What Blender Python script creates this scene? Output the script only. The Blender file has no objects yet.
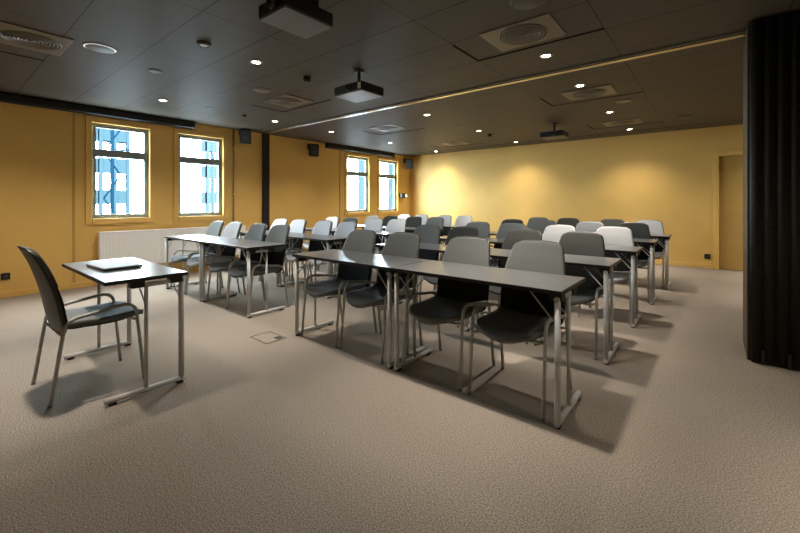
import bpy, bmesh, math, random
from mathutils import Vector, Matrix
random.seed(7)
scn = bpy.context.scene
COL = scn.collection
PI = math.pi

# ------------------------------------------------------------------ camera, sky, exposure
CAM_H = 1.195
cam_data = bpy.data.cameras.new('camera')
cam_data.sensor_width = 36.0
cam_data.lens = 385.0 / 800.0 * 36.0
cam_data.shift_y = -(266.5 - 203.0) / 800.0
cam_data.clip_start = 0.05
cam_data.clip_end = 500
cam = bpy.data.objects.new('camera', cam_data)
COL.objects.link(cam)
cam.location = (0, 0, CAM_H)
cam.rotation_euler = (PI / 2, 0, math.atan(313.0 / 385.0))
scn.camera = cam

SKY = 30.0
world = bpy.data.worlds.new('daylight')
scn.world = world
world.use_nodes = True
bgn = world.node_tree.nodes['Background']
bgn.inputs['Color'].default_value = (0.76, 0.89, 1.0, 1)
bgn.inputs['Strength'].default_value = SKY

scn.view_settings.view_transform = 'Standard'
scn.view_settings.look = 'None'
scn.view_settings.gamma = 1
scn.view_settings.use_curve_mapping = False
scn.view_settings.exposure = 0.72
scn.cycles.use_denoising = True
scn.cycles.max_bounces = 10
scn.cycles.diffuse_bounces = 6
scn.cycles.sample_clamp_indirect = 8

DOWNLIGHT_W = 104.0
SPILL_W = 60.0
DOWNLIGHT_COL = (1.0, 0.90, 0.78)

# ------------------------------------------------------------------ room numbers
WX = -6.93       # inner face of the window wall
BY = 9.0         # inner face of the back wall
RX = 3.3         # inner face of the wall past the folded partition
FY = -2.8        # inner face of the wall behind the viewer
H = 2.572
TRACK_Y = 4.15

WINS = [(1.50, 2.23), (2.65, 3.41), (6.47, 7.24), (7.64, 8.40)]
WZ0, WZ1 = 0.97, 2.36

# portals: they only guide sampling of the daylight through each opening
for i, (a, b) in enumerate(WINS):
    ld = bpy.data.lights.new('window_portal', 'AREA')
    ld.shape = 'RECTANGLE'; ld.size = WZ1 - WZ0; ld.size_y = b - a
    ld.cycles.is_portal = True
    lo = bpy.data.objects.new('window_portal', ld)
    COL.objects.link(lo)
    lo.location = (WX - 0.13, (a + b) / 2, (WZ0 + WZ1) / 2)
    lo.rotation_euler = (0, -PI / 2, 0)   # -Z of the lamp looks into the room

# ------------------------------------------------------------------ materials
def mat(name, col, rough=0.5, metal=0.0, spec=0.5, emit=None, estr=0.0):
    m = bpy.data.materials.new(name); m.use_nodes = True
    b = m.node_tree.nodes['Principled BSDF']
    b.inputs['Base Color'].default_value = (*col, 1)
    b.inputs['Roughness'].default_value = rough
    b.inputs['Metallic'].default_value = metal
    b.inputs['Specular IOR Level'].default_value = spec
    if emit:
        b.inputs['Emission Color'].default_value = (*emit, 1)
        b.inputs['Emission Strength'].default_value = estr
    return m

def noise_mat(name, c1, c2, scale, rough=0.8, bump=0.0, spec=0.3, detail=2.0, metal=0.0, stretch=None, lo=0.35, hi=0.65):
    m = mat(name, c1, rough, metal, spec)
    nt = m.node_tree; b = nt.nodes['Principled BSDF']
    tc = nt.nodes.new('ShaderNodeTexCoord'); mp = nt.nodes.new('ShaderNodeMapping')
    nz = nt.nodes.new('ShaderNodeTexNoise'); cr = nt.nodes.new('ShaderNodeValToRGB')
    nt.links.new(tc.outputs['Object'], mp.inputs['Vector'])
    if stretch: mp.inputs['Scale'].default_value = stretch
    nt.links.new(mp.outputs['Vector'], nz.inputs['Vector'])
    nz.inputs['Scale'].default_value = scale; nz.inputs['Detail'].default_value = detail
    cr.color_ramp.elements[0].position = lo; cr.color_ramp.elements[1].position = hi
    cr.color_ramp.elements[0].color = (*c1, 1); cr.color_ramp.elements[1].color = (*c2, 1)
    nt.links.new(nz.outputs['Fac'], cr.inputs['Fac'])
    nt.links.new(cr.outputs['Color'], b.inputs['Base Color'])
    if bump:
        bp = nt.nodes.new('ShaderNodeBump'); bp.inputs['Strength'].default_value = bump
        bp.inputs['Distance'].default_value = 0.003
        nt.links.new(nz.outputs['Fac'], bp.inputs['Height'])
        nt.links.new(bp.outputs['Normal'], b.inputs['Normal'])
    return m

M = {}
M['wall'] = noise_mat('ochre_paint', (0.76, 0.485, 0.140), (0.79, 0.505, 0.150), 3.0, rough=0.55, spec=0.35)
M['trim'] = noise_mat('ochre_trim_paint', (0.76, 0.485, 0.140), (0.80, 0.51, 0.153), 6.0, rough=0.4, spec=0.4)
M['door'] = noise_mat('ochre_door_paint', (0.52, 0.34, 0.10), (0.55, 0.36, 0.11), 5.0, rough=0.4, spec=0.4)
M['metal'] = mat('silver_powder_coat', (0.50, 0.50, 0.50), 0.5, 0.0)
M['chair_metal'] = mat('satin_steel_tube', (0.40, 0.40, 0.385), 0.45, 0.1)
M['alu'] = mat('aluminium', (0.62, 0.6, 0.56), 0.25, 0.95)
M['black'] = mat('black_plastic', (0.012, 0.012, 0.013), 0.5, 0, 0.35)
M['shell'] = mat('black_chair_shell', (0.035, 0.034, 0.032), 0.42, 0, 0.45)
M['edge'] = mat('black_edge_band', (0.01, 0.01, 0.011), 0.4, 0, 0.4)
M['top'] = noise_mat('graphite_laminate', (0.125, 0.127, 0.132), (0.145, 0.147, 0.152), 60, rough=0.28, spec=0.9)
M['rad'] = mat('white_enamel', (0.90, 0.90, 0.89), 0.35)
M['gray_plastic'] = mat('grey_plastic', (0.16, 0.16, 0.165), 0.45)
M['dgray_plastic'] = mat('dark_grey_plastic', (0.05, 0.05, 0.05), 0.5)
M['white_plastic'] = mat('white_plastic', (0.7, 0.7, 0.66), 0.4)
M['ceil_metal'] = mat('taupe_ceiling_enamel', (0.14, 0.122, 0.095), 0.35, 0, 0.5)
M['slot'] = mat('slot_shadow_black', (0.006, 0.006, 0.006), 0.9, 0, 0.1)
M['frame'] = mat('grey_window_frame', (0.24, 0.28, 0.31), 0.45)
M['curtain'] = noise_mat('black_leatherette', (0.016, 0.013, 0.010), (0.022, 0.018, 0.014), 40, rough=0.6, spec=0.25)
M['laptop'] = mat('brushed_silver_lid', (0.22, 0.23, 0.25), 0.6, 0.0)
M['lampglass'] = mat('lit_lamp_glass', (1, 1, 1), 0.4, emit=(1.0, 0.86, 0.62), estr=40)
M['smallglow'] = mat('lit_lens', (1, 1, 1), 0.4, emit=(1, 0.95, 0.85), estr=2.5)
FAB = {
    'anthracite': noise_mat('anthracite_fabric', (0.050, 0.052, 0.048), (0.072, 0.074, 0.068), 900, rough=0.9, bump=0.3, spec=0.2),
    'mid': noise_mat('mid_grey_fabric', (0.142, 0.152, 0.148), (0.190, 0.200, 0.195), 900, rough=0.9, bump=0.3, spec=0.2),
    'light': noise_mat('light_grey_fabric', (0.42, 0.42, 0.43), (0.52, 0.52, 0.53), 900, rough=0.9, bump=0.3, spec=0.2),
    'black': noise_mat('black_fabric', (0.012, 0.012, 0.012), (0.020, 0.020, 0.020), 900, rough=0.85, bump=0.3, spec=0.2),
    'slate': noise_mat('slate_seat_fabric', (0.115, 0.118, 0.116), (0.155, 0.158, 0.156), 900, rough=0.75, bump=0.3, spec=0.35),
}

def glass_mat():
    m = bpy.data.materials.new('window_glass'); m.use_nodes = True
    nt = m.node_tree; nt.nodes.clear()
    out = nt.nodes.new('ShaderNodeOutputMaterial'); mix = nt.nodes.new('ShaderNodeMixShader')
    tr = nt.nodes.new('ShaderNodeBsdfTransparent'); gl = nt.nodes.new('ShaderNodeBsdfGlossy')
    lw = nt.nodes.new('ShaderNodeLayerWeight'); pw = nt.nodes.new('ShaderNodeMath'); fr = nt.nodes.new('ShaderNodeMath')
    pw.operation = 'POWER'; pw.inputs[1].default_value = 5; fr.operation = 'MULTIPLY_ADD'
    fr.inputs[1].default_value = 0.8; fr.inputs[2].default_value = 0.03
    nt.links.new(lw.outputs['Facing'], pw.inputs[0]); nt.links.new(pw.outputs[0], fr.inputs[0])
    tr.inputs['Color'].default_value = (0.93, 0.97, 0.97, 1)
    gl.inputs['Roughness'].default_value = 0.02
    nt.links.new(fr.outputs[0], mix.inputs[0]); nt.links.new(tr.outputs[0], mix.inputs[1])
    nt.links.new(gl.outputs[0], mix.inputs[2]); nt.links.new(mix.outputs[0], out.inputs[0])
    return m
M['glass'] = glass_mat()

def carpet_mat():
    m = mat('loop_pile_carpet', (0.2, 0.17, 0.14), 0.95, 0, 0.12)
    nt = m.node_tree; b = nt.nodes['Principled BSDF']; L = nt.links.new
    tc = nt.nodes.new('ShaderNodeTexCoord')
    n1 = nt.nodes.new('ShaderNodeTexNoise'); n1.inputs['Scale'].default_value = 150; n1.inputs['Detail'].default_value = 5
    n1.inputs['Roughness'].default_value = 0.75
    n2 = nt.nodes.new('ShaderNodeTexNoise'); n2.inputs['Scale'].default_value = 1.3; n2.inputs['Detail'].default_value = 3
    L(tc.outputs['Object'], n1.inputs['Vector']); L(tc.outputs['Object'], n2.inputs['Vector'])
    cr = nt.nodes.new('ShaderNodeValToRGB')
    cr.color_ramp.elements[0].position = 0.38; cr.color_ramp.elements[1].position = 0.62
    cr.color_ramp.elements[0].color = (0.115, 0.097, 0.079, 1); cr.color_ramp.elements[1].color = (0.43, 0.370, 0.305, 1)
    L(n1.outputs['Fac'], cr.inputs['Fac'])
    mx = nt.nodes.new('ShaderNodeMix'); mx.data_type = 'RGBA'; mx.blend_type = 'MULTIPLY'
    cr2 = nt.nodes.new('ShaderNodeValToRGB')
    cr2.color_ramp.elements[0].position = 0.3; cr2.color_ramp.elements[1].position = 0.7
    cr2.color_ramp.elements[0].color = (0.92, 0.91, 0.90, 1); cr2.color_ramp.elements[1].color = (1, 1, 1, 1)
    L(n2.outputs['Fac'], cr2.inputs['Fac'])
    mx.inputs[0].default_value = 1.0
    L(cr.outputs['Color'], mx.inputs[6]); L(cr2.outputs['Color'], mx.inputs[7])
    L(mx.outputs[2], b.inputs['Base Color'])
    bp = nt.nodes.new('ShaderNodeBump'); bp.inputs['Strength'].default_value = 0.06; bp.inputs['Distance'].default_value = 0.004
    L(n1.outputs['Fac'], bp.inputs['Height']); L(bp.outputs['Normal'], b.inputs['Normal'])
    return m
M['carpet'] = carpet_mat()

# ceiling panels: joints every 1.09 m along x and 0.54 m along y
PX0, PXS = -6.105, 1.088
PY0, PYS = 0.715, 0.535
def ceiling_mat():
    m = mat('ceiling_panels', (0.12, 0.11, 0.095), 0.55, 0, 0.15)
    nt = m.node_tree; b = nt.nodes['Principled BSDF']; L = nt.links.new
    tc = nt.nodes.new('ShaderNodeTexCoord'); sp = nt.nodes.new('ShaderNodeSeparateXYZ')
    L(tc.outputs['Object'], sp.inputs[0])
    def mth(op, a, bb=None):
        n = nt.nodes.new('ShaderNodeMath'); n.operation = op
        for i, v in enumerate((a, bb)):
            if v is None: continue
            if isinstance(v, (int, float)): n.inputs[i].default_value = v
            else: L(v, n.inputs[i])
        return n.outputs[0]
    def joint(axis, off, step, width):
        u = mth('DIVIDE', mth('SUBTRACT', axis, off), step)
        f = mth('ABSOLUTE', mth('SUBTRACT', mth('FRACT', mth('ADD', u, 100.5)), 0.5))
        return mth('LESS_THAN', f, width / step)
    jx = joint(sp.outputs['X'], PX0, PXS, 0.0035)
    jy = joint(sp.outputs['Y'], PY0, PYS, 0.0045)
    j = mth('MAXIMUM', jx, jy)
    nz = nt.nodes.new('ShaderNodeTexNoise'); nz.inputs['Scale'].default_value = 2.0
    L(tc.outputs['Object'], nz.inputs['Vector'])
    cr = nt.nodes.new('ShaderNodeValToRGB')
    cr.color_ramp.elements[0].color = (0.100, 0.088, 0.070, 1); cr.color_ramp.elements[1].color = (0.110, 0.097, 0.077, 1)
    L(nz.outputs['Fac'], cr.inputs['Fac'])
    mx = nt.nodes.new('ShaderNodeMix'); mx.data_type = 'RGBA'
    L(j, mx.inputs[0]); L(cr.outputs['Color'], mx.inputs[6]); mx.inputs[7].default_value = (0.02, 0.017, 0.013, 1)
    L(mx.outputs[2], b.inputs['Base Color'])
    return m
M['ceiling'] = ceiling_mat()

# ------------------------------------------------------------------ mesh helpers
class MB:
    def __init__(self):
        self.v = []; self.f = []; self.sm = []; self.mi = []
    def _add(self, verts, faces, smooth=False, mi=0):
        o = len(self.v)
        self.v += [tuple(p) for p in verts]
        for f in faces:
            self.f.append(tuple(i + o for i in f)); self.sm.append(smooth); self.mi.append(mi)
        return self
    def box(self, x0, x1, y0, y1, z0, z1, bevel=0.0, mi=0):
        if bevel <= 0:
            vs = [(x0, y0, z0), (x1, y0, z0), (x1, y1, z0), (x0, y1, z0), (x0, y0, z1), (x1, y0, z1), (x1, y1, z1), (x0, y1, z1)]
            fs = [(0, 3, 2, 1), (4, 5, 6, 7), (0, 1, 5, 4), (1, 2, 6, 5), (2, 3, 7, 6), (3, 0, 4, 7)]
            return self._add(vs, fs, False, mi)
        bm = bmesh.new()
        bmesh.ops.create_cube(bm, size=1)
        for v in bm.verts:
            v.co = Vector(((x0 + x1) / 2 + v.co.x * (x1 - x0), (y0 + y1) / 2 + v.co.y * (y1 - y0), (z0 + z1) / 2 + v.co.z * (z1 - z0)))
        bmesh.ops.bevel(bm, geom=bm.edges[:], offset=bevel, segments=2, profile=0.5, affect='EDGES')
        bm.verts.index_update()
        self._add([v.co[:] for v in bm.verts], [[v.index for v in f.verts] for f in bm.faces], False, mi)
        bm.free(); return self
    def tube(self, pts, r, n=10, r_end=None, caps=True):
        pts = [Vector(p) for p in pts]
        m = len(pts); rings = []
        t0 = (pts[1] - pts[0]).normalized()
        ref = Vector((0, 0, 1)) if abs(t0.z) < 0.9 else Vector((1, 0, 0))
        nrm = t0.cross(ref).normalized()
        for i, p in enumerate(pts):
            if i == 0: t = pts[1] - pts[0]
            elif i == m - 1: t = pts[-1] - pts[-2]
            else: t = (pts[i + 1] - pts[i]).normalized() + (pts[i] - pts[i - 1]).normalized()
            t.normalize()
            nrm = (nrm - t * nrm.dot(t)).normalized()
            bn = t.cross(nrm)
            rr = r if r_end is None else r + (r_end - r) * i / (m - 1)
            rings.append([p + nrm * math.cos(2 * PI * k / n) * rr + bn * math.sin(2 * PI * k / n) * rr for k in range(n)])
        vs = [v for ring in rings for v in ring]; fs = []
        for i in range(m - 1):
            for k in range(n):
                a = i * n + k; b = i * n + (k + 1) % n
                fs.append((a, b, b + n, a + n))
        self._add(vs, fs, True)
        if caps:
            self._add(rings[0], [tuple(reversed(range(n)))]); self._add(rings[-1], [tuple(range(n))])
        return self
    def lathe(self, prof, n=24, c=(0, 0, 0), mi=0, smooth=True):
        vs = []; fs = []
        for r, z in prof:
            for k in range(n):
                a = 2 * PI * k / n
                vs.append((c[0] + r * math.cos(a), c[1] + r * math.sin(a), c[2] + z))
        for i in range(len(prof) - 1):
            for k in range(n):
                a = i * n + k; b = i * n + (k + 1) % n
                fs.append((a, b, b + n, a + n))
        if prof[0][0] > 1e-6: fs.append(tuple(reversed(range(n))))
        if prof[-1][0] > 1e-6: fs.append(tuple((len(prof) - 1) * n + k for k in range(n)))
        return self._add(vs, fs, smooth, mi)
    def loft(self, front, back):
        """front/back: equally sized grids of points; closed solid between them"""
        nu = len(front); nv = len(front[0]); vs = []; fs = []
        for g in (front, back):
            for row in g: vs += row
        o = nu * nv
        for i in range(nu - 1):
            for j in range(nv - 1):
                a = i * nv + j
                fs.append((a, a + 1, a + nv + 1, a + nv))
                fs.append((o + a, o + a + nv, o + a + nv + 1, o + a + 1))
        rim = [(i, 0) for i in range(nu)] + [(nu - 1, j) for j in range(1, nv)] + [(i, nv - 1) for i in range(nu - 2, -1, -1)] + [(0, j) for j in range(nv - 2, 0, -1)]
        for k in range(len(rim)):
            a = rim[k][0] * nv + rim[k][1]; b = rim[(k + 1) % len(rim)][0] * nv + rim[(k + 1) % len(rim)][1]
            fs.append((a, o + a, o + b, b) if False else (a, b, o + b, o + a))
        return self._add(vs, fs, True)
    def build(self, name, mats, parent=None, loc=None):
        me = bpy.data.meshes.new(name)
        me.from_pydata(self.v, [], self.f); me.update()
        if not isinstance(mats, (list, tuple)): mats = [mats]
        for m in mats: me.materials.append(m)
        me.polygons.foreach_set('use_smooth', self.sm)
        me.polygons.foreach_set('material_index', self.mi)
        bm = bmesh.new(); bm.from_mesh(me)
        bmesh.ops.remove_doubles(bm, verts=bm.verts, dist=1e-6)
        bmesh.ops.recalc_face_normals(bm, faces=bm.faces)
        bm.to_mesh(me); bm.free(); me.update()
        o = bpy.data.objects.new(name, me); COL.objects.link(o)
        if parent: o.parent = parent
        if loc: o.location = loc
        return o

def arc_path(pts, r, seg=5):
    """polyline with rounded corners"""
    pts = [Vector(p) for p in pts]; out = [pts[0]]
    for i in range(1, len(pts) - 1):
        a = (pts[i - 1] - pts[i]); b = (pts[i + 1] - pts[i])
        d = min(r, a.length * 0.49, b.length * 0.49)
        p0 = pts[i] + a.normalized() * d; p1 = pts[i] + b.normalized() * d
        for k in range(seg + 1):
            t = k / seg
            out.append(p0 * (1 - t) ** 2 + pts[i] * 2 * t * (1 - t) + p1 * t * t)
    out.append(pts[-1]); return out

def tag(o, label=None, cat=None, group=None, kind=None):
    if label: o['label'] = label
    if cat: o['category'] = cat
    if group: o['group'] = group
    if kind: o['kind'] = kind
    return o
def empty(name, loc=(0, 0, 0), rz=0.0):
    o = bpy.data.objects.new(name, None); COL.objects.link(o)
    o.empty_display_size = 0.1
    o.location = loc; o.rotation_euler = (0, 0, rz); return o
KIDS = {}
def children(o):
    return [c for c in bpy.data.objects if c.parent == o]
def tree(o):
    return (o, [tree(c) for c in children(o)])
def copy_tree(t, parent=None):
    o, ch = t
    c = o.copy(); COL.objects.link(c); c.parent = parent
    for x in ch: copy_tree(x, c)
    return c
def struct(o): o['kind'] = 'structure'; return o

# ------------------------------------------------------------------ the shell of the room
struct(MB().box(WX - 0.12, RX + 0.3, FY - 0.3, BY + 0.3, -0.12, 0).build('floor', M['carpet']))
struct(MB().box(WX - 0.12, RX + 0.3, FY - 0.3, BY + 0.3, H, H + 0.15).build('ceiling', M['ceiling']))
wl = MB()
ys = [FY - 0.3] + [v for w in WINS for v in w] + [BY + 0.3]
for i in range(0, len(ys), 2):
    wl.box(WX - 0.12, WX, ys[i], ys[i + 1], 0, H)
for a, b in WINS:
    wl.box(WX - 0.12, WX, a, b, 0, WZ0); wl.box(WX - 0.12, WX, a, b, WZ1, H)
struct(wl.build('wall_left', M['wall']))
DX0, DX1, DZ = 0.085, 0.985, 2.04
wb = MB().box(WX, DX0, BY, BY + 0.08, 0, H).box(DX1, RX + 0.3, BY, BY + 0.08, 0, H).box(DX0, DX1, BY, BY + 0.08, DZ, H).box(WX, RX + 0.3, BY + 0.08, BY + 0.3, 0, H)
struct(wb.build('wall_back', M['wall']))
struct(MB().box(RX, RX + 0.3, FY - 0.3, BY, 0, H).build('wall_right', M['wall']))
struct(MB().box(WX, RX, FY - 0.3, FY, 0, H).build('wall_front', M['wall']))
struct(MB().box(WX, WX + 0.014, FY, BY, 0, 0.075, 0.003).build('baseboard_left', M['trim']))
struct(MB().box(WX + 0.014, DX0 - 0.08, BY - 0.014, BY, 0, 0.075, 0.003).build('baseboard_back', M['trim']))
struct(MB().box(RX - 0.014, RX, FY, BY, 0, 0.075, 0.003).build('baseboard_right', M['trim']))
# dark pilaster where the partition closes, panel joints of the window wall
struct(MB().box(WX, WX + 0.05, TRACK_Y + 0.04, TRACK_Y + 0.18, 0, H, 0.004).build('trim_1', M['curtain']))
for i, y in enumerate((1.30, 6.24)):
    struct(MB().box(WX, WX + 0.012, y - 0.012, y + 0.012, 0.075, H - 0.002).build('trim_%d' % (i + 2), M['door']))
# flat black strip painted as the shadow gap at the back wall
struct(MB().box(WX + 0.1, RX, BY - 0.50, BY - 0.485, H - 0.004, H).build('trim_4', M['slot']))

for i, (a, b) in enumerate(WINS):
    w = struct(empty('window_%d' % (i + 1), (WX, (a + b) / 2, WZ0)))
    hw = (b - a) / 2; hh = WZ1 - WZ0
    c = MB()
    cw, ct = 0.075, 0.022
    c.box(0, ct, -hw - cw, -hw, -cw, hh + cw, 0.004).box(0, ct, hw, hw + cw, -cw, hh + cw, 0.004)
    c.box(0, ct, -hw, hw, hh, hh + cw, 0.004).box(0, ct + 0.012, -hw, hw, -cw, 0, 0.004)
    c.build('casing', M['trim'], w)
    fw = 0.06
    fx0, fx1 = -0.10, -0.045
    f = MB()
    f.box(fx0, fx1, -hw, -hw + fw, 0, hh).box(fx0, fx1, hw - fw, hw, 0, hh)
    f.box(fx0, fx1, -hw + fw, hw - fw, 0, fw).box(fx0, fx1, -hw + fw, hw - fw, hh - fw, hh)
    f.build('window_frame', M['frame'], w)
    MB().box(fx0 - 0.005, fx1 + 0.012, -hw + fw, hw - fw, 0.905, 1.015, 0.004).build('transom', M['frame'], w)
    MB().box(-0.075, -0.069, -hw + fw, hw - fw, fw, 0.91).build('lower_pane', M['glass'], w)
    MB().box(-0.075, -0.069, -hw + fw, hw - fw, 1.01, hh - fw).build('upper_pane', M['glass'], w)

# door in the back wall
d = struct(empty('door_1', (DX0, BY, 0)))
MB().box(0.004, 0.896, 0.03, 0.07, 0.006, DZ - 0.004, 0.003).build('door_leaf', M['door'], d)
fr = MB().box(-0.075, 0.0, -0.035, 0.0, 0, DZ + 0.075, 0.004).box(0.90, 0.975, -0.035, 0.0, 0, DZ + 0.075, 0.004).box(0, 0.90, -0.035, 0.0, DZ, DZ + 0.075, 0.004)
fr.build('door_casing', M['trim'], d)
for z in (0.35, 1.75):
    MB().tube([(0.006, 0.018, z), (0.006, 0.018, z + 0.11)], 0.009).build('hinge', M['alu'], d)
MB().tube(arc_path([(0.83, 0.03, 1.0), (0.83, -0.02, 1.0), (0.72, -0.02, 1.0)], 0.02), 0.009).build('door_handle', M['alu'], d)

# ------------------------------------------------------------------ outside the windows
struct(MB().box(-120, WX - 6, -60, 140, -9.2, -9.0).build('snowy_ground', mat('darkened_snow', (0.12, 0.12, 0.125), 0.8)))  # ground colour darkened so less daylight bounces up to the ceiling
PB = mat('pale_blue_render', (0.014, 0.024, 0.029), 0.9, 0, 0.0)
PG = mat('blue_facade_glass', (0.005, 0.014, 0.021), 0.9, 0, 0.0)
def far_building(y0, y1, x, floors, label, PB=PB):
    b = empty('building', (x, (y0 + y1) / 2, -9)); hw = (y1 - y0) / 2
    s = MB().box(-1.2, 0, -hw, hw, 0, 0.5)
    for k in range(floors): s.box(-1.2, 0.05, -hw, hw, 2.7 * k + 2.0, 2.7 * k + 3.2)
    for e in (-hw, hw - 0.25, -0.12): s.box(-0.3, 0.1, e, e + 0.25, 0, 2.7 * floors + 0.6)
    s.build('frame', PB, b)
    return tag(b, label, 'building')
far_building(9.15, 11.35, -40, 9, 'pale blue tower with floor slabs seen through the window by the presenter desk')
far_building(18.0, 19.3, -40, 9, 'pale blue tower seen at the edge of the second window', mat('hazy_blue_render', (0.022, 0.033, 0.037), 0.9, 0, 0.0))
for (y0, y1, lb) in ((47.0, 50.0, 'pale blue facade seen through the third window from the desk'), (54.8, 59, 'pale blue facade seen through the window nearest the back wall')):
    b = empty('building', (-46, (y0 + y1) / 2, -9)); hw = (y1 - y0) / 2
    s = MB().box(-1.5, 0, -hw, hw, 0, 25)
    s.build('facade_wall', mat('pale_facade', (0.020, 0.031, 0.035), 0.9, 0, 0.0), b)
    for k in range(6):
        MB().box(0, 0.06, -hw + 0.3, hw - 0.3, 3.2 * k + 5, 3.2 * k + 6.6).build('window_band', PG, b)
    tag(b, lb, 'building')
cr = empty('crane', (-30, 7.55, -9))
m_ = MB().tube([(0, 0, 0), (0, 0, 22)], 0.10, 6)
m_.build('mast', mat('blue_steel', (0.002, 0.008, 0.014), 0.9, 0, 0.0), cr)
m_ = MB()
for k in range(14):
    s = 1 if k % 2 else -1
    m_.tube([(0, -0.45 * s, 1.5 * k), (0, 0.45 * s, 1.5 * k + 1.5)], 0.05, 5)
m_.build('lattice', bpy.data.materials['blue_steel'], cr)
MB().tube([(0, -3, 13.2), (0, 5, 14.2)], 0.06, 6).build('jib', bpy.data.materials['blue_steel'], cr)
tag(cr, 'blue lattice mast outside the window nearest the presenter desk', 'crane')

# ------------------------------------------------------------------ movable wall: rail and folded stack
r = empty('ceiling_rail', (0, TRACK_Y, H))
x0, x1 = WX + 0.055, RX
MB().box(x0, x1, -0.018, 0.018, -0.004, 0.0).build('slot', M['slot'], r)
MB().box(x0, x1, -0.042, -0.018, -0.016, 0.0, 0.002).build('flange', M['ceil_metal'], r)
MB().box(x0, x1, 0.018, 0.048, -0.014, 0.0, 0.002).build('flange', M['alu'], r)
MB().box(x0, x1, 0.060, 0.085, -0.012, 0.0, 0.002).build('flange', M['alu'], r)
tag(r, 'long metal rail across the ceiling that carries the folding partition', 'rail')

st = empty('folding_partition', (0.215, 3.90, 0))
fx = MB()
nf = 30; pitch = 0.070
prof = []
for k in range(nf * 6 + 1):
    u = k / 6.0
    prof.append((u * pitch, 0.022 * (1 - abs(((u) % 1) * 2 - 1)) ** 0.5))
# pleated front and rear faces joined as one closed solid
front = [[(x, -dy, z) for (x, dy) in prof] for z in (0.03, H - 0.02)]
back = [[(x, 0.62 + dy, z) for (x, dy) in prof] for z in (0.03, H - 0.02)]
fx.loft(front, back)
fx.build('pleats', M['curtain'], st)
for k in range(12):
    MB().box(k * 2 * pitch + pitch * 0.84, k * 2 * pitch + pitch * 1.16, -0.026, 0.0, 0.012, 0.11, 0.003).build('bottom_clip', M['black'], st)
MB().box(0.01, nf * pitch, 0.01, 0.60, 0.0, 0.035).build('bottom_seal', M['black'], st)
MB().box(0.01, nf * pitch, 0.02, 0.60, H - 0.02, H - 0.006).build('top_seal', M['black'], st)
MB().box(-0.014, 0.0, 0.05, 0.56, 0.0, H - 0.03, 0.004).build('end_post', mat('brown_end_post', (0.07, 0.05, 0.03), 0.5), st)
tag(st, 'black pleated folding partition parked in a stack beside the rear floor area', 'partition')

# ------------------------------------------------------------------ ceiling things
def downlight():
    t = empty('downlight')
    MB().lathe([(0.034, -0.003), (0.040, -0.007), (0.055, -0.007), (0.060, -0.0005)], 28).build('ring', M['white_plastic'], t)
    MB().lathe([(0.0001, -0.0045), (0.036, -0.0040), (0.036, -0.001)], 20).build('lamp_face', M['lampglass'], t)
    ld = bpy.data.lights.new('spot', 'SPOT')
    ld.energy = DOWNLIGHT_W; ld.color = DOWNLIGHT_COL; ld.spot_size = math.radians(54); ld.spot_blend = 1.0
    ld.shadow_soft_size = 0.035
    lo = bpy.data.objects.new('lamp_beam', ld); COL.objects.link(lo); lo.parent = t; lo.location = (0, 0, -0.05)
    ls = ld.copy(); ls.name = 'spill'; ls.energy = SPILL_W; ls.spot_size = math.radians(120); ls.spot_blend = 1.0; ls.shadow_soft_size = 0.06
    lo = bpy.data.objects.new('lamp_spill', ls); COL.objects.link(lo); lo.parent = t; lo.location = (0, 0, -0.03)
    return t
lines = [(-5.72, 'window-side line', (0.4, 2.0, 3.70, 4.93, 6.68, 8.55)), (-3.46, 'centre line', (0.3, 2.03, 4.92, 6.64, 8.40)),
         (-1.21, 'partition-side line', (2.15, 3.65, 4.83, 6.52, 8.27)), (1.04, 'line past the partition', (2.1, 6.5, 8.3))]
where = {8.55: 'closest to the back wall', 8.4: 'closest to the back wall', 8.27: 'closest to the back wall', 8.3: 'closest to the back wall',
         6.68: 'second from the back wall', 6.64: 'second from the back wall', 6.52: 'second from the back wall', 6.5: 'second from the back wall',
         4.93: 'just behind the rail', 4.92: 'just behind the rail', 4.83: 'just behind the rail', 3.70: 'just before the rail', 3.65: 'just before the rail',
         2.0: 'above the front row', 2.03: 'above the front row', 2.15: 'above the front row', 2.1: 'above the front row', 0.4: 'nearest the viewer', 0.3: 'nearest the viewer'}
base = downlight(); bt = tree(base); first = True
for x, ln, yy in lines:
    for y in yy:
        o = base if first else copy_tree(bt)
        first = False
        o.location = (x, y, H)
        tag(o, 'lit round recessed downlight in the %s, %s' % (ln, where[y]), 'ceiling light', 'recessed ceiling downlights')

def vent(x, y, label, bright=False):
    t = empty('ceiling_vent', (x, y, H))
    MB().box(-0.28, 0.28, -0.225, 0.225, -0.010, 0, 0.003).build('plate', M['ceil_metal'], t)
    s = MB()
    for k in range(7):
        rr = 0.035 + k * 0.024
        s.lathe([(rr, -0.0105), (rr + 0.004, -0.017), (rr + 0.011, -0.017), (rr + 0.014, -0.0105)], 36)
    s.build('louvre_rings', M['ceil_metal'], t)
    MB().lathe([(0.0001, -0.018), (0.022, -0.016), (0.026, -0.0105)], 20).build('hub', M['ceil_metal'], t)
    # the dark shadow gaps of the panel that carries the vent
    tag(t, label, 'vent', 'square swirl vents in the ceiling')
vs_ = [(-4.45, 0.56, 'square taupe swirl vent above the presenter desk, nearest the window wall'),
       (-4.45, 3.07, 'square taupe swirl vent between the front row and the rail, window side'),
       (-4.62, 5.33, 'square taupe swirl vent just behind the rail, window side'),
       (-4.62, 7.70, 'square taupe swirl vent near the back wall, window side'),
       (-1.20, 3.06, 'square taupe swirl vent before the rail, on the partition side'),
       (-1.20, 5.22, 'square taupe swirl vent just behind the rail, partition side'),
       (-1.20, 7.50, 'square taupe swirl vent near the back wall, partition side')]
for a in vs_: vent(*a)
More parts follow.
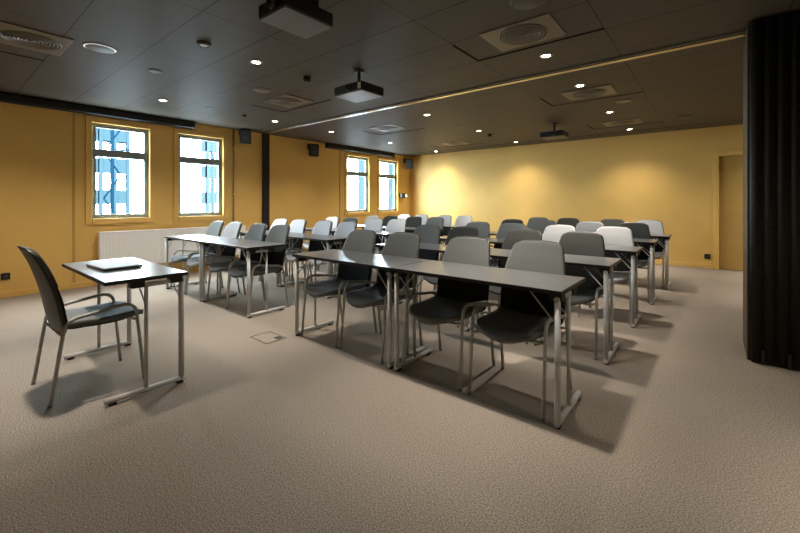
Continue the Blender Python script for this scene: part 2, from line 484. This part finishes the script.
for i, (xa, xb, ya, yb) in enumerate([(-5.02, -3.95, 2.87, 3.395), (-5.2, -4.1, 5.3, 5.78), (-5.24, -4.1, 7.6, 8.08), (-1.76, -0.665, 2.90, 3.37), (-1.76, -0.665, 5.08, 5.60), (-1.72, -0.64, 7.35, 7.85), (-5.027, -5.003, -0.3, 0.71)]):
    g = MB().box(xa, xb, yb - 0.012 if i < 6 else ya, yb + 0.012, H - 0.003, H)
    if i < 6: g.box(xa - 0.012, xa + 0.008, ya, yb + 0.012, H - 0.003, H)
    struct(g.build('trim_%d' % (i + 5), M['slot']))  # flat black strips stand in for the shade in the panel gaps

def disc(x, y, r, m, label, h=0.012, dome=False, name='ceiling_speaker', cat='speaker', ring=None):
    t = MB()
    if dome: t.lathe([(0.0001, -h), (r * 0.5, -h * 0.92), (r * 0.85, -h * 0.6), (r, -h * 0.15), (r, 0)], 24)
    else: t.lathe([(0.0001, -h), (r * 0.9, -h), (r, -h * 0.6), (r, 0)], 32)
    o = empty(name, (x, y, H)); t.build('cover', m, o)
    if ring: MB().lathe([(r + 0.0005, -0.001), (r + 0.0005, -h * 0.9), (r + 0.014, -h * 0.6), (r + 0.016, -0.0005)], 32).build('rim', ring, o)
    tag(o, label, cat)
disc(-4.22, 0.97, 0.105, M['gray_plastic'], 'round grey ceiling speaker with pale rim above the presenter desk', ring=M['alu'])
disc(-4.50, 1.50, 0.06, M['gray_plastic'], 'small round grey ceiling cover between desk and window')
disc(-3.40, 1.507, 0.042, M['white_plastic'], 'small white dome smoke detector before the front row', 0.03, True, 'smoke_detector', 'smoke detector', M['dgray_plastic'])
disc(-3.44, 2.62, 0.04, M['black'], 'black knob-shaped ceiling detector beside the hanging projector', 0.055, False, 'motion_detector', 'detector')
disc(-4.26, 2.58, 0.10, M['ceil_metal'], 'flat taupe ceiling speaker beside the swirl vent before the rail')
disc(-5.66, 2.58, 0.045, M['gray_plastic'], 'small pale disc near the second window head', 0.006, name='ceiling_disc', cat='disc')
disc(-5.69, 3.14, 0.03, M['dgray_plastic'], 'tiny dark sprinkler near the second window', 0.03, name='sprinkler', cat='sprinkler')
disc(-0.97, 2.59, 0.11, M['dgray_plastic'], 'round dark ceiling speaker cut off by the top of the photo', ring=M['dgray_plastic'])
disc(-0.93, 5.92, 0.10, M['ceil_metal'], 'flat taupe ceiling speaker behind the rail near the downlights')
disc(-0.35, 7.60, 0.10, M['dgray_plastic'], 'flat dark ceiling speaker near the door side of the back wall')
disc(-3.46, 7.10, 0.04, M['black'], 'black knob-shaped detector near the back wall', 0.05, False, 'motion_detector', 'detector')
disc(-3.51, 6.02, 0.042, M['gray_plastic'], 'small grey dome smoke detector in the rear ceiling', 0.02, True, 'smoke_detector', 'smoke detector')
disc(-0.50, 8.75, 0.03, M['dgray_plastic'], 'tiny dark sprinkler at the back wall', 0.03, name='sprinkler', cat='sprinkler')

def projector(cx, cy, zb, sx, sy, label, pole=True, rz=0.0, under=0.2):
    t = empty('projector', (cx, cy, zb), rz)
    hx, hy, th = sx / 2, sy / 2, 0.095
    MB().box(-hx, hx, -hy, hy, 0.012, th, 0.008).build('body', M['black'], t)
    MB().box(-hx + 0.006, hx - 0.006, -hy + 0.006, hy - 0.006, 0.0, 0.013, 0.003).build('bottom_cover', mat('grey_plastic_cover', (under, under, under * 1.05), 0.35), t)
    l = MB()
    for k in range(9):
        l.box(-hx - 0.004, -hx, -hy * 0.8 + k * hy * 0.17, -hy * 0.8 + k * hy * 0.17 + 0.008, 0.025, 0.08)
    l.build('side_vent', M['dgray_plastic'], t)
    ln = MB()
    ln.tube([(hx * 0.15, -hy, 0.052), (hx * 0.15, -hy - 0.028, 0.052)], 0.034, 20)
    lo = ln.build('lens', M['dgray_plastic'], t)
    MB().tube([(hx * 0.15, -hy - 0.028, 0.052), (hx * 0.15, -hy - 0.031, 0.052)], 0.024, 20).build('lens_glass', mat('lens_glass', (0.02, 0.02, 0.03), 0.05), lo)
    if pole:
        MB().box(hx * 0.75, hx * 0.95, -hy - 0.002, -hy, 0.02, 0.08).build('sticker', M['white_plastic'], t) if zb < 2.305 else None
        top = H - zb
        MB().tube([(0, 0, th), (0, 0, top - 0.006)], 0.018, 12).build('mount_pole', M['dgray_plastic'], t)
        MB().lathe([(0.0001, top - 0.018), (0.05, top - 0.014), (0.06, top)], 20).build('ceiling_plate', M['dgray_plastic'], t)
        b = MB()
        for s in (-1, 1):
            b.tube([(0, 0, th + 0.02), (s * hx * 0.6, hy * 0.5, th)], 0.006, 6).tube([(0, 0, th + 0.02), (s * hx * 0.6, -hy * 0.5, th)], 0.006, 6)
        b.build('bracket_arms', M['black'], t)
    else:
        MB().box(-hx * 0.6, hx * 0.6, -hy * 0.6, hy * 0.6, th, H - zb).build('mount_plate', M['black'], t)
    tag(t, label, 'projector')
projector(-2.09, 1.51, 2.35, 0.29, 0.37, 'dark flat projector under the ceiling, closest to the viewer', pole=False, under=0.14)
projector(-2.86, 2.84, 2.30, 0.40, 0.33, 'black projector hanging from a short pole before the rail')
projector(-2.13, 6.85, 2.32, 0.38, 0.34, 'black projector hanging near the back wall', under=0.05)

# ------------------------------------------------------------------ on the window wall
def screen(y0, y1, label):
    t = empty('screen_housing', (WX, (y0 + y1) / 2, 0)); h = (y1 - y0) / 2
    MB().box(0.02, 0.135, -h, h, H - 0.115, H - 0.006, 0.018).build('case', M['black'], t)
    for s in (-1, 1):
        MB().box(0.015, 0.14, s * h - 0.006, s * h + 0.006, H - 0.12, H - 0.001, 0.004).build('end_cap', M['dgray_plastic'], t)
    MB().box(0.07, 0.085, -h + 0.03, h - 0.03, H - 0.125, H - 0.114).build('hem_bar', M['dgray_plastic'], t)
    for s in (-0.6, 0.6):
        MB().box(0.0, 0.03, s * h - 0.03, s * h + 0.03, H - 0.09, H - 0.02).build('wall_bracket', M['dgray_plastic'], t)
    tag(t, label, 'projection screen')
screen(-1.6, 2.86, 'long black roll-up screen housing above the two windows by the desk')
screen(5.78, 8.12, 'shorter black roll-up screen housing above the two rear windows')

def wall_speaker(y, z, label, rz=0.0):
    t = empty('wall_speaker', (WX, y, z), 0)
    MB().box(0, 0.02, -0.03, 0.03, 0.02, 0.14, 0.004).build('wall_plate', M['black'], t)
    MB().tube([(0.02, 0, 0.06), (0.12, 0, 0.03)], 0.014, 8).build('arm', M['black'], t)
    b = MB().box(-0.085, 0.085, -0.10, 0.10, -0.15, 0.12, 0.025)
    bo = b.build('cabinet', M['black'], t); bo.location = (0.19, 0, 0); bo.rotation_euler = (0, math.radians(12), rz)
    g = MB().box(0.084, 0.090, -0.085, 0.085, -0.13, 0.10, 0.002)
    go = g.build('grille', M['shell'], bo)
    for zz, rr in ((-0.05, 0.052), (0.05, 0.025)):
        MB().tube([(0.0895, 0, zz), (0.093, 0, zz)], rr, 20).build('driver', M['dgray_plastic'], bo)
    tag(t, label, 'speaker')
wall_speaker(3.74, 2.45, 'black wall loudspeaker on a bracket before the dark pilaster', -0.5)
wall_speaker(5.32, 2.36, 'black wall loudspeaker on a bracket between the pilaster and the rear screen', -0.5)
wall_speaker(8.72, 2.33, 'black wall loudspeaker in the corner above the small wall device', -0.9)

t = empty('wall_spotlight', (WX, 8.58, 1.40))
MB().box(0, 0.03, -0.13, 0.13, -0.05, 0.06, 0.004).build('back_plate', M['black'], t)
MB().box(0.03, 0.13, -0.12, -0.02, -0.05, 0.06, 0.01).build('body', M['black'], t)
MB().tube([(0.03, 0.06, 0), (0.13, 0.06, 0)], 0.06, 20).build('lamp_head', M['black'], t)
MB().tube([(0.13, 0.06, 0), (0.134, 0.06, 0)], 0.034, 20).build('lens', M['smallglow'], t)
tag(t, 'small black device with a white lens on the wall beside the rearmost window', 'wall device')

c = empty('conduit', (WX, 3.60, 0))
MB().tube([(0.016, 0, 0.0), (0.016, 0, H)], 0.015, 8).build('pipe', mat('taupe_pipe', (0.26, 0.22, 0.16), 0.4), c)
for z in (0.5, 1.35, 2.2):
    MB().box(0, 0.03, -0.018, 0.018, z, z + 0.03, 0.003).build('clip', M['trim'], c)
tag(c, 'thin vertical pipe clipped to the wall beside the second window', 'pipe')

# radiator
t = empty('radiator', (WX, 2.66, 0))
ra, rb, rz0, rz1 = -1.10, 1.12, 0.24, 0.765
MB().box(0.045, 0.13, ra, rb, rz0, rz1, 0.006).build('panel', M['rad'], t)
fl = MB()
n = 56
for k in range(n):
    yy = ra + 0.03 + (rb - ra - 0.06) * (k + 0.5) / n
    fl.box(0.129, 0.132, yy - 0.010, yy + 0.010, rz0 + 0.03, rz1 - 0.03, 0.0015)
fl.build('fluting', M['rad'], t)
MB().box(0.04, 0.135, ra - 0.004, rb + 0.004, rz1 - 0.002, rz1 + 0.012, 0.003).build('top_grille', M['rad'], t)
for s in (ra + 0.25, rb - 0.25):
    MB().box(0, 0.05, s - 0.02, s + 0.02, rz0 + 0.1, rz1 - 0.1).build('wall_bracket', M['rad'], t)
MB().tube(arc_path([(0.08, rb + 0.0, rz0 + 0.05), (0.08, rb + 0.06, rz0 + 0.05), (0.08, rb + 0.06, 0.0)], 0.03), 0.009, 8).build('supply_pipe', M['rad'], t)
tag(t, 'long white fluted radiator under the two windows behind the desk', 'radiator')

def socket(loc, rz, label):
    t = empty('power_socket', loc, rz)
    MB().box(-0.042, 0.042, -0.012, 0, -0.042, 0.042, 0.003).build('plate', M['black'], t)
    MB().tube([(0, -0.012, 0), (0, -0.0135, 0)], 0.022, 20).build('outlet', M['dgray_plastic'], t)
    tag(t, label, 'socket')
socket((WX, 0.63, 0.27), PI / 2, 'black square power socket low on the window wall by the chair')
socket((-0.08, BY, 0.22), 0, 'black square power socket low on the back wall beside the door')

# floor box in the carpet
t = empty('floor_box', (-3.06, 1.91, 0))
MB().box(-0.125, 0.125, -0.09, 0.09, 0, 0.004).build('lid', M['carpet'], t)
f = MB().box(-0.135, 0.135, -0.1, -0.09, 0, 0.006, 0.001).box(-0.135, 0.135, 0.09, 0.1, 0, 0.006, 0.001).box(-0.135, -0.125, -0.09, 0.09, 0, 0.006, 0.001).box(0.125, 0.135, -0.09, 0.09, 0, 0.006, 0.001)
f.build('rim', M['alu'], t)
MB().box(0.05, 0.115, 0.02, 0.08, 0.004, 0.007, 0.001).build('cable_flap', M['alu'], t)
tag(t, 'metal-rimmed floor box set in the carpet by the aisle', 'floor box')

# ------------------------------------------------------------------ tables
TH = 0.735
def make_table(L, D=0.49):
    """local: origin at the floor under the middle of the edge with the thick posts; +y runs to the other long edge"""
    t = empty('folding_table')
    tp = MB().box(-L / 2 + 0.003, L / 2 - 0.003, 0.003, D - 0.003, TH - 0.022, TH, 0.0012).build('tabletop', M['top'], t)
    e = MB()
    e.box(-L / 2, L / 2, 0, 0.003, TH - 0.0225, TH - 0.0015).box(-L / 2, L / 2, D - 0.003, D, TH - 0.0225, TH - 0.0015)
    e.box(-L / 2, -L / 2 + 0.003, 0.003, D - 0.003, TH - 0.0225, TH - 0.0015).box(L / 2 - 0.003, L / 2, 0.003, D - 0.003, TH - 0.0225, TH - 0.0015)
    e.build('edge_band', M['edge'], tp)
    for s in (-1, 1):
        X = s * (L / 2 - 0.030)
        MB().tube(arc_path([(X, 0.03, 0.022), (X, 0.03, 0.675)], 0.02), 0.0165, 14).build('leg', M['metal'], t)
        MB().tube([(X, 0.235, 0.03), (X, 0.235, 0.675)], 0.0115, 12).build('leg', M['metal'], t)
        fb = MB().tube([(X, 0.012, 0.027), (X, min(D - 0.005, 0.458), 0.027)], 0.0165, 12).build('foot_bar', M['metal'], t)
        for yy in (0.04, min(D - 0.005, 0.458) - 0.04):
            MB().box(X - 0.014, X + 0.014, yy - 0.02, yy + 0.02, 0.0, 0.014, 0.003).build('foot_pad', M['black'], fb)
        MB().tube([(X, 0.012, 0.683), (X, 0.30, 0.683)], 0.0145, 12).build('crossbar', M['metal'], t)
        for yy in (0.05, 0.27):
            MB().box(X - (0.045 if s > 0 else 0.022), X + (0.022 if s > 0 else 0.045), yy - 0.022, yy + 0.05, 0.672, TH - 0.023, 0.004).build('bracket', M['black'], t)
        for yy, zz in ((0.035, 0.565), (0.235, 0.565)):
            MB().tube(arc_path([(X, yy, zz), (X - s * 0.022, yy, zz), (X - s * 0.155, yy + 0.01, TH - 0.026)], 0.02), 0.005, 8).build('brace', M['metal'], t)
    return t

TY = [2.08, 3.145, 4.235, 5.345, 6.42]
RSH = [0.01, 0.035, 0.055, 0.09, 0.15]
ROWN = ['front row', 'second row', 'third row', 'fourth row', 'rearmost row']
LT, RT = 1.10, 1.165
tabL = make_table(LT, 0.475); tL = tree(tabL); usedL = False
tabR = make_table(RT); tR = tree(tabR); usedR = False
tabP = make_table(1.11, 0.455)
for i, y in enumerate(TY):
    for k in (0, 1):
        o = tabL if not usedL else copy_tree(tL); usedL = True
        o.location = (-5.915 + LT / 2 + k * (LT + 0.005), y, 0)
        tag(o, 'graphite folding table, %s of the window-side block, %s' % (ROWN[i], ('end near the windows', 'end at the centre aisle')[k]), 'table', 'folding tables of the window-side block')
        o = tabR if not usedR else copy_tree(tR); usedR = True
        o.location = (-2.955 + RSH[i] + RT / 2 + k * (RT + 0.005), y, 0)
        tag(o, 'graphite folding table, %s of the partition-side block, %s' % (ROWN[i], ('end at the centre aisle', 'end near the partition')[k]), 'table', 'folding tables of the partition-side block')
pd = tabP
pd.location = (-3.285, 1.105, 0); pd.rotation_euler = (0, 0, PI)
tag(pd, 'single graphite folding table facing the class with a closed laptop on it', 'table')

t = empty('laptop', (-3.33, 0.85, TH + 0.0005), math.radians(3))
MB().box(-0.18, 0.18, -0.115, 0.115, 0.002, 0.014, 0.003).build('base', M['dgray_plastic'], t)
MB().box(-0.18, 0.18, -0.115, 0.115, 0.0145, 0.022, 0.003).build('lid', M['laptop'], t)
f = MB()
for a in (-0.15, 0.15):
    for b in (-0.09, 0.09): f.box(a - 0.01, a + 0.01, b - 0.006, b + 0.006, 0, 0.0025)
f.build('rubber_feet', M['black'], t)
tag(t, 'closed thin silver laptop lying on the presenter desk', 'laptop')

# ------------------------------------------------------------------ chairs
def interp(tab, x):
    for i in range(len(tab) - 1):
        if tab[i][0] <= x <= tab[i + 1][0]:
            f = (x - tab[i][0]) / (tab[i + 1][0] - tab[i][0])
            f = f if len(tab) < 4 else f
            return tab[i][1] + (tab[i + 1][1] - tab[i][1]) * f
    return tab[-1][1] if x > tab[-1][0] else tab[0][1]
BACK_Y = [(0.38, 0.405), (0.42, 0.425), (0.50, 0.442), (0.60, 0.458), (0.70, 0.482), (0.80, 0.512), (0.93, 0.568)]
BACK_W = [(0.38, 0.160), (0.40, 0.195), (0.44, 0.218), (0.52, 0.222), (0.60, 0.222), (0.68, 0.217), (0.76, 0.206), (0.84, 0.189), (0.93, 0.170)]
def smooth_tab(tab, x, d=0.03):
    return sum(interp(tab, x + d * k) for k in (-1, -0.5, 0, 0.5, 1)) / 5
def back_grid(z0, z1, inset, off, nz=26, nu=15, rc=0.05, top=None, bot=None):
    g = []
    for i in range(nz + 1):
        z = z0 + (z1 - z0) * i / nz
        w = smooth_tab(BACK_W, z) - inset
        # rounded top and bottom corners
        for edge, rr in ((z1 - z, top or rc), (z - z0, bot or rc * 0.9)):
            if edge < rr:
                w -= rr - math.sqrt(max(0, rr * rr - (rr - edge) ** 2))
        row = []
        for j in range(nu + 1):
            u = -1 + 2 * j / nu
            uu = math.sin(u * PI / 2) * 0.35 + u * 0.65
            x = uu * w
            y = smooth_tab(BACK_Y, z) - 0.5 * x * x + off
            if z > 0.90: y += (z - 0.90) * 0.25
            row.append((x, y, z + 0.006 * (1 - uu * uu) * (1 if z > 0.8 else 0)))
        g.append(row)
    return g
def make_chair(kind):
    t = empty('stacking_armchair')
    seat_m = {'anthracite': FAB['slate'], 'mid': FAB['slate'], 'light': FAB['light'], 'presenter': FAB['slate']}[kind]
    back_m = FAB['anthracite' if kind == 'presenter' else kind]
    b = MB().loft(back_grid(0.385, 0.928, 0.0, 0.0), back_grid(0.385, 0.928, 0.006, 0.016)).build('backrest', M['shell'], t)
    MB().loft(back_grid(0.690, 0.922, 0.007, -0.018, nz=14, bot=0.006), back_grid(0.690, 0.922, 0.005, -0.0005, nz=14, bot=0.006)).build('upper_back_pad', back_m, b)
    MB().loft(back_grid(0.43, 0.689, 0.007, -0.014, nz=14, top=0.006), back_grid(0.43, 0.689, 0.005, -0.0005, nz=14, top=0.006)).build('lower_back_pad', FAB['black'], b)
    # seat: rounded plan, waterfall front
    def seat_grid(dz, inset, ny=16, nx=14):
        g = []
        y0, y1 = -0.035 + inset, 0.415 - inset
        for i in range(ny + 1):
            v = i / ny; y = y0 + (y1 - y0) * v
            w = 0.208 - inset
            f = (y - y0) / 0.15
            if f < 1: w -= 0.085 * (1 - math.sqrt(max(0, 1 - (1 - f) ** 2)))
            f = (y1 - y) / 0.05
            if f < 1: w -= 0.03 * (1 - math.sqrt(max(0, 1 - (1 - f) ** 2)))
            row = []
            for j in range(nx + 1):
                u = -1 + 2 * j / nx
                yy = y - 0.016 * (1 - u * u) * max(0, 1 - v * 3)
                z = 0.462 - 0.030 * max(0, (0.07 - yy) / 0.10) ** 2 - 0.012 * v + 0.014 * u * u - 0.012 * math.sin(PI * min(1, v * 1.2))
                row.append((u * w, yy, z + dz))
            g.append(row)
        return g
    s = MB().loft(seat_grid(0.0, 0.0), seat_grid(-0.034, 0.004)).build('seat', seat_m, t)
    MB().loft(seat_grid(-0.0345, 0.008), seat_grid(-0.052, 0.03)).build('seat_shell', M['shell'], s)
    for sx in (-1, 1):
        fa = arc_path([(sx * 0.232, 0.0, 0.0), (sx * 0.228, 0.050, 0.525), (sx * 0.228, 0.22, 0.520)], 0.075, 8)
        ra_ = arc_path([(sx * 0.228, 0.22, 0.520), (sx * 0.228, 0.415, 0.480), (sx * 0.232, 0.485, 0.0)], 0.06, 8)
        ca = fa[:-1]; ra2 = ra_[1:]
        # armrest = middle run of the bent tube
        l1 = MB().tube(ca[:-4], 0.0105, 12).build('leg', M['chair_metal'], t)
        MB().tube(ca[-5:] + ra2[:5], 0.0112, 12).build('armrest', M['chair_metal'], t)
        l2 = MB().tube(ra2[4:], 0.0105, 12).build('leg', M['chair_metal'], t)
        MB().lathe([(0.008, 0.0), (0.012, 0.002), (0.012, 0.010), (0.0108, 0.012)], 12, (sx * 0.232, 0.0, 0.0)).build('foot_cap', M['gray_plastic'], l1)
        MB().lathe([(0.008, 0.0), (0.012, 0.002), (0.012, 0.010), (0.0108, 0.012)], 12, (sx * 0.232, 0.485, 0.0)).build('foot_cap', M['gray_plastic'], l2)
    for yy, zz in ((0.045, 0.415), (0.425, 0.405)):
        MB().tube(arc_path([(-0.228, yy, zz + 0.0), (-0.19, yy - 0.0, zz - 0.01), (0.19, yy, zz - 0.01), (0.228, yy, zz)], 0.03), 0.009, 10).build('crossbar', M['chair_metal'], t)
    return t

protos = {}
def chair(kind):
    if kind not in protos:
        o = make_chair(kind); protos[kind] = tree(o); return o
    return copy_tree(protos[kind])

A, G, W_ = 'anthracite', 'mid', 'light'
LX = [[-5.80, -5.27, -4.70, -4.17], [-5.72, -5.13, -4.59, -3.99], [-5.61, -5.09, -4.52, -3.96], [-5.57, -5.04, -4.46, -3.93], [-5.49, -4.96, -4.39, -3.90]]
LC = [[G, W_, G, G], [W_, W_, W_, W_], [W_, A, W_, W_], [W_, A, A, G], [W_, W_, W_, W_]]
RXs = [[-2.66, -2.14, -1.485, -0.955], [-2.66, -2.13, -1.50, -0.925], [-2.58, -2.07, -1.49, -0.86], [-2.54, -2.03, -1.39, -0.86], [-2.50, -1.99, -1.30, -0.84]]
RC = [[G, G, G, G], [G, A, A, A], [G, G, W_, W_], [A, G, W_, A], [G, A, A, W_]]
CN = {A: 'anthracite', G: 'mid-grey', W_: 'light grey'}
SL = ['seat by the windows', 'second seat from the windows', 'second seat from the centre aisle', 'seat at the centre aisle']
SR = ['seat at the centre aisle', 'second seat from the centre aisle', 'second seat from the partition', 'seat by the partition']
for i, y in enumerate(TY):
    for xs, cs, nm, ss in ((LX, LC, 'window-side', SL), (RXs, RC, 'partition-side', SR)):
        left = xs is LX
        Lw = LT if left else RT
        row_x = list(xs[i])
        for j in (0, 1):   # two chairs per table, legs clear of the table posts
            t0 = (-5.915 if left else -2.955 + RSH[i]) + j * (Lw + 0.005); t1 = t0 + Lw
            a_, b_ = [v + (0.03 if i > 1 else 0) for v in row_x[2 * j:2 * j + 2]]
            lo_, hi_ = t0 + 0.292, t1 - 0.292
            a_ = min(max(a_, lo_), hi_ - 0.496); b_ = max(min(b_, hi_), a_ + 0.496)
            row_x[2 * j], row_x[2 * j + 1] = a_, b_
        for k in range(4):
            o = chair(cs[i][k])
            o.location = (row_x[k], y + (0.062, 0.068, 0.085, 0.09, 0.10)[i] + random.uniform(-0.003, 0.008), 0)
            o.rotation_euler = (0, 0, math.radians(random.uniform(-0.7, 0.7) - (0.6 if i == 0 and xs is RXs else 0)))
            tag(o, '%s armchair, %s of %s block, %s' % (CN[cs[i][k]], ROWN[i], nm, ss[k]), 'chair', 'armchairs tucked under the class tables')
o = chair('presenter')
o.location = (-3.255, 0.935, 0); o.rotation_euler = (0, 0, PI + math.radians(1.5))
tag(o, 'dark armchair standing alone behind the presenter desk', 'chair')
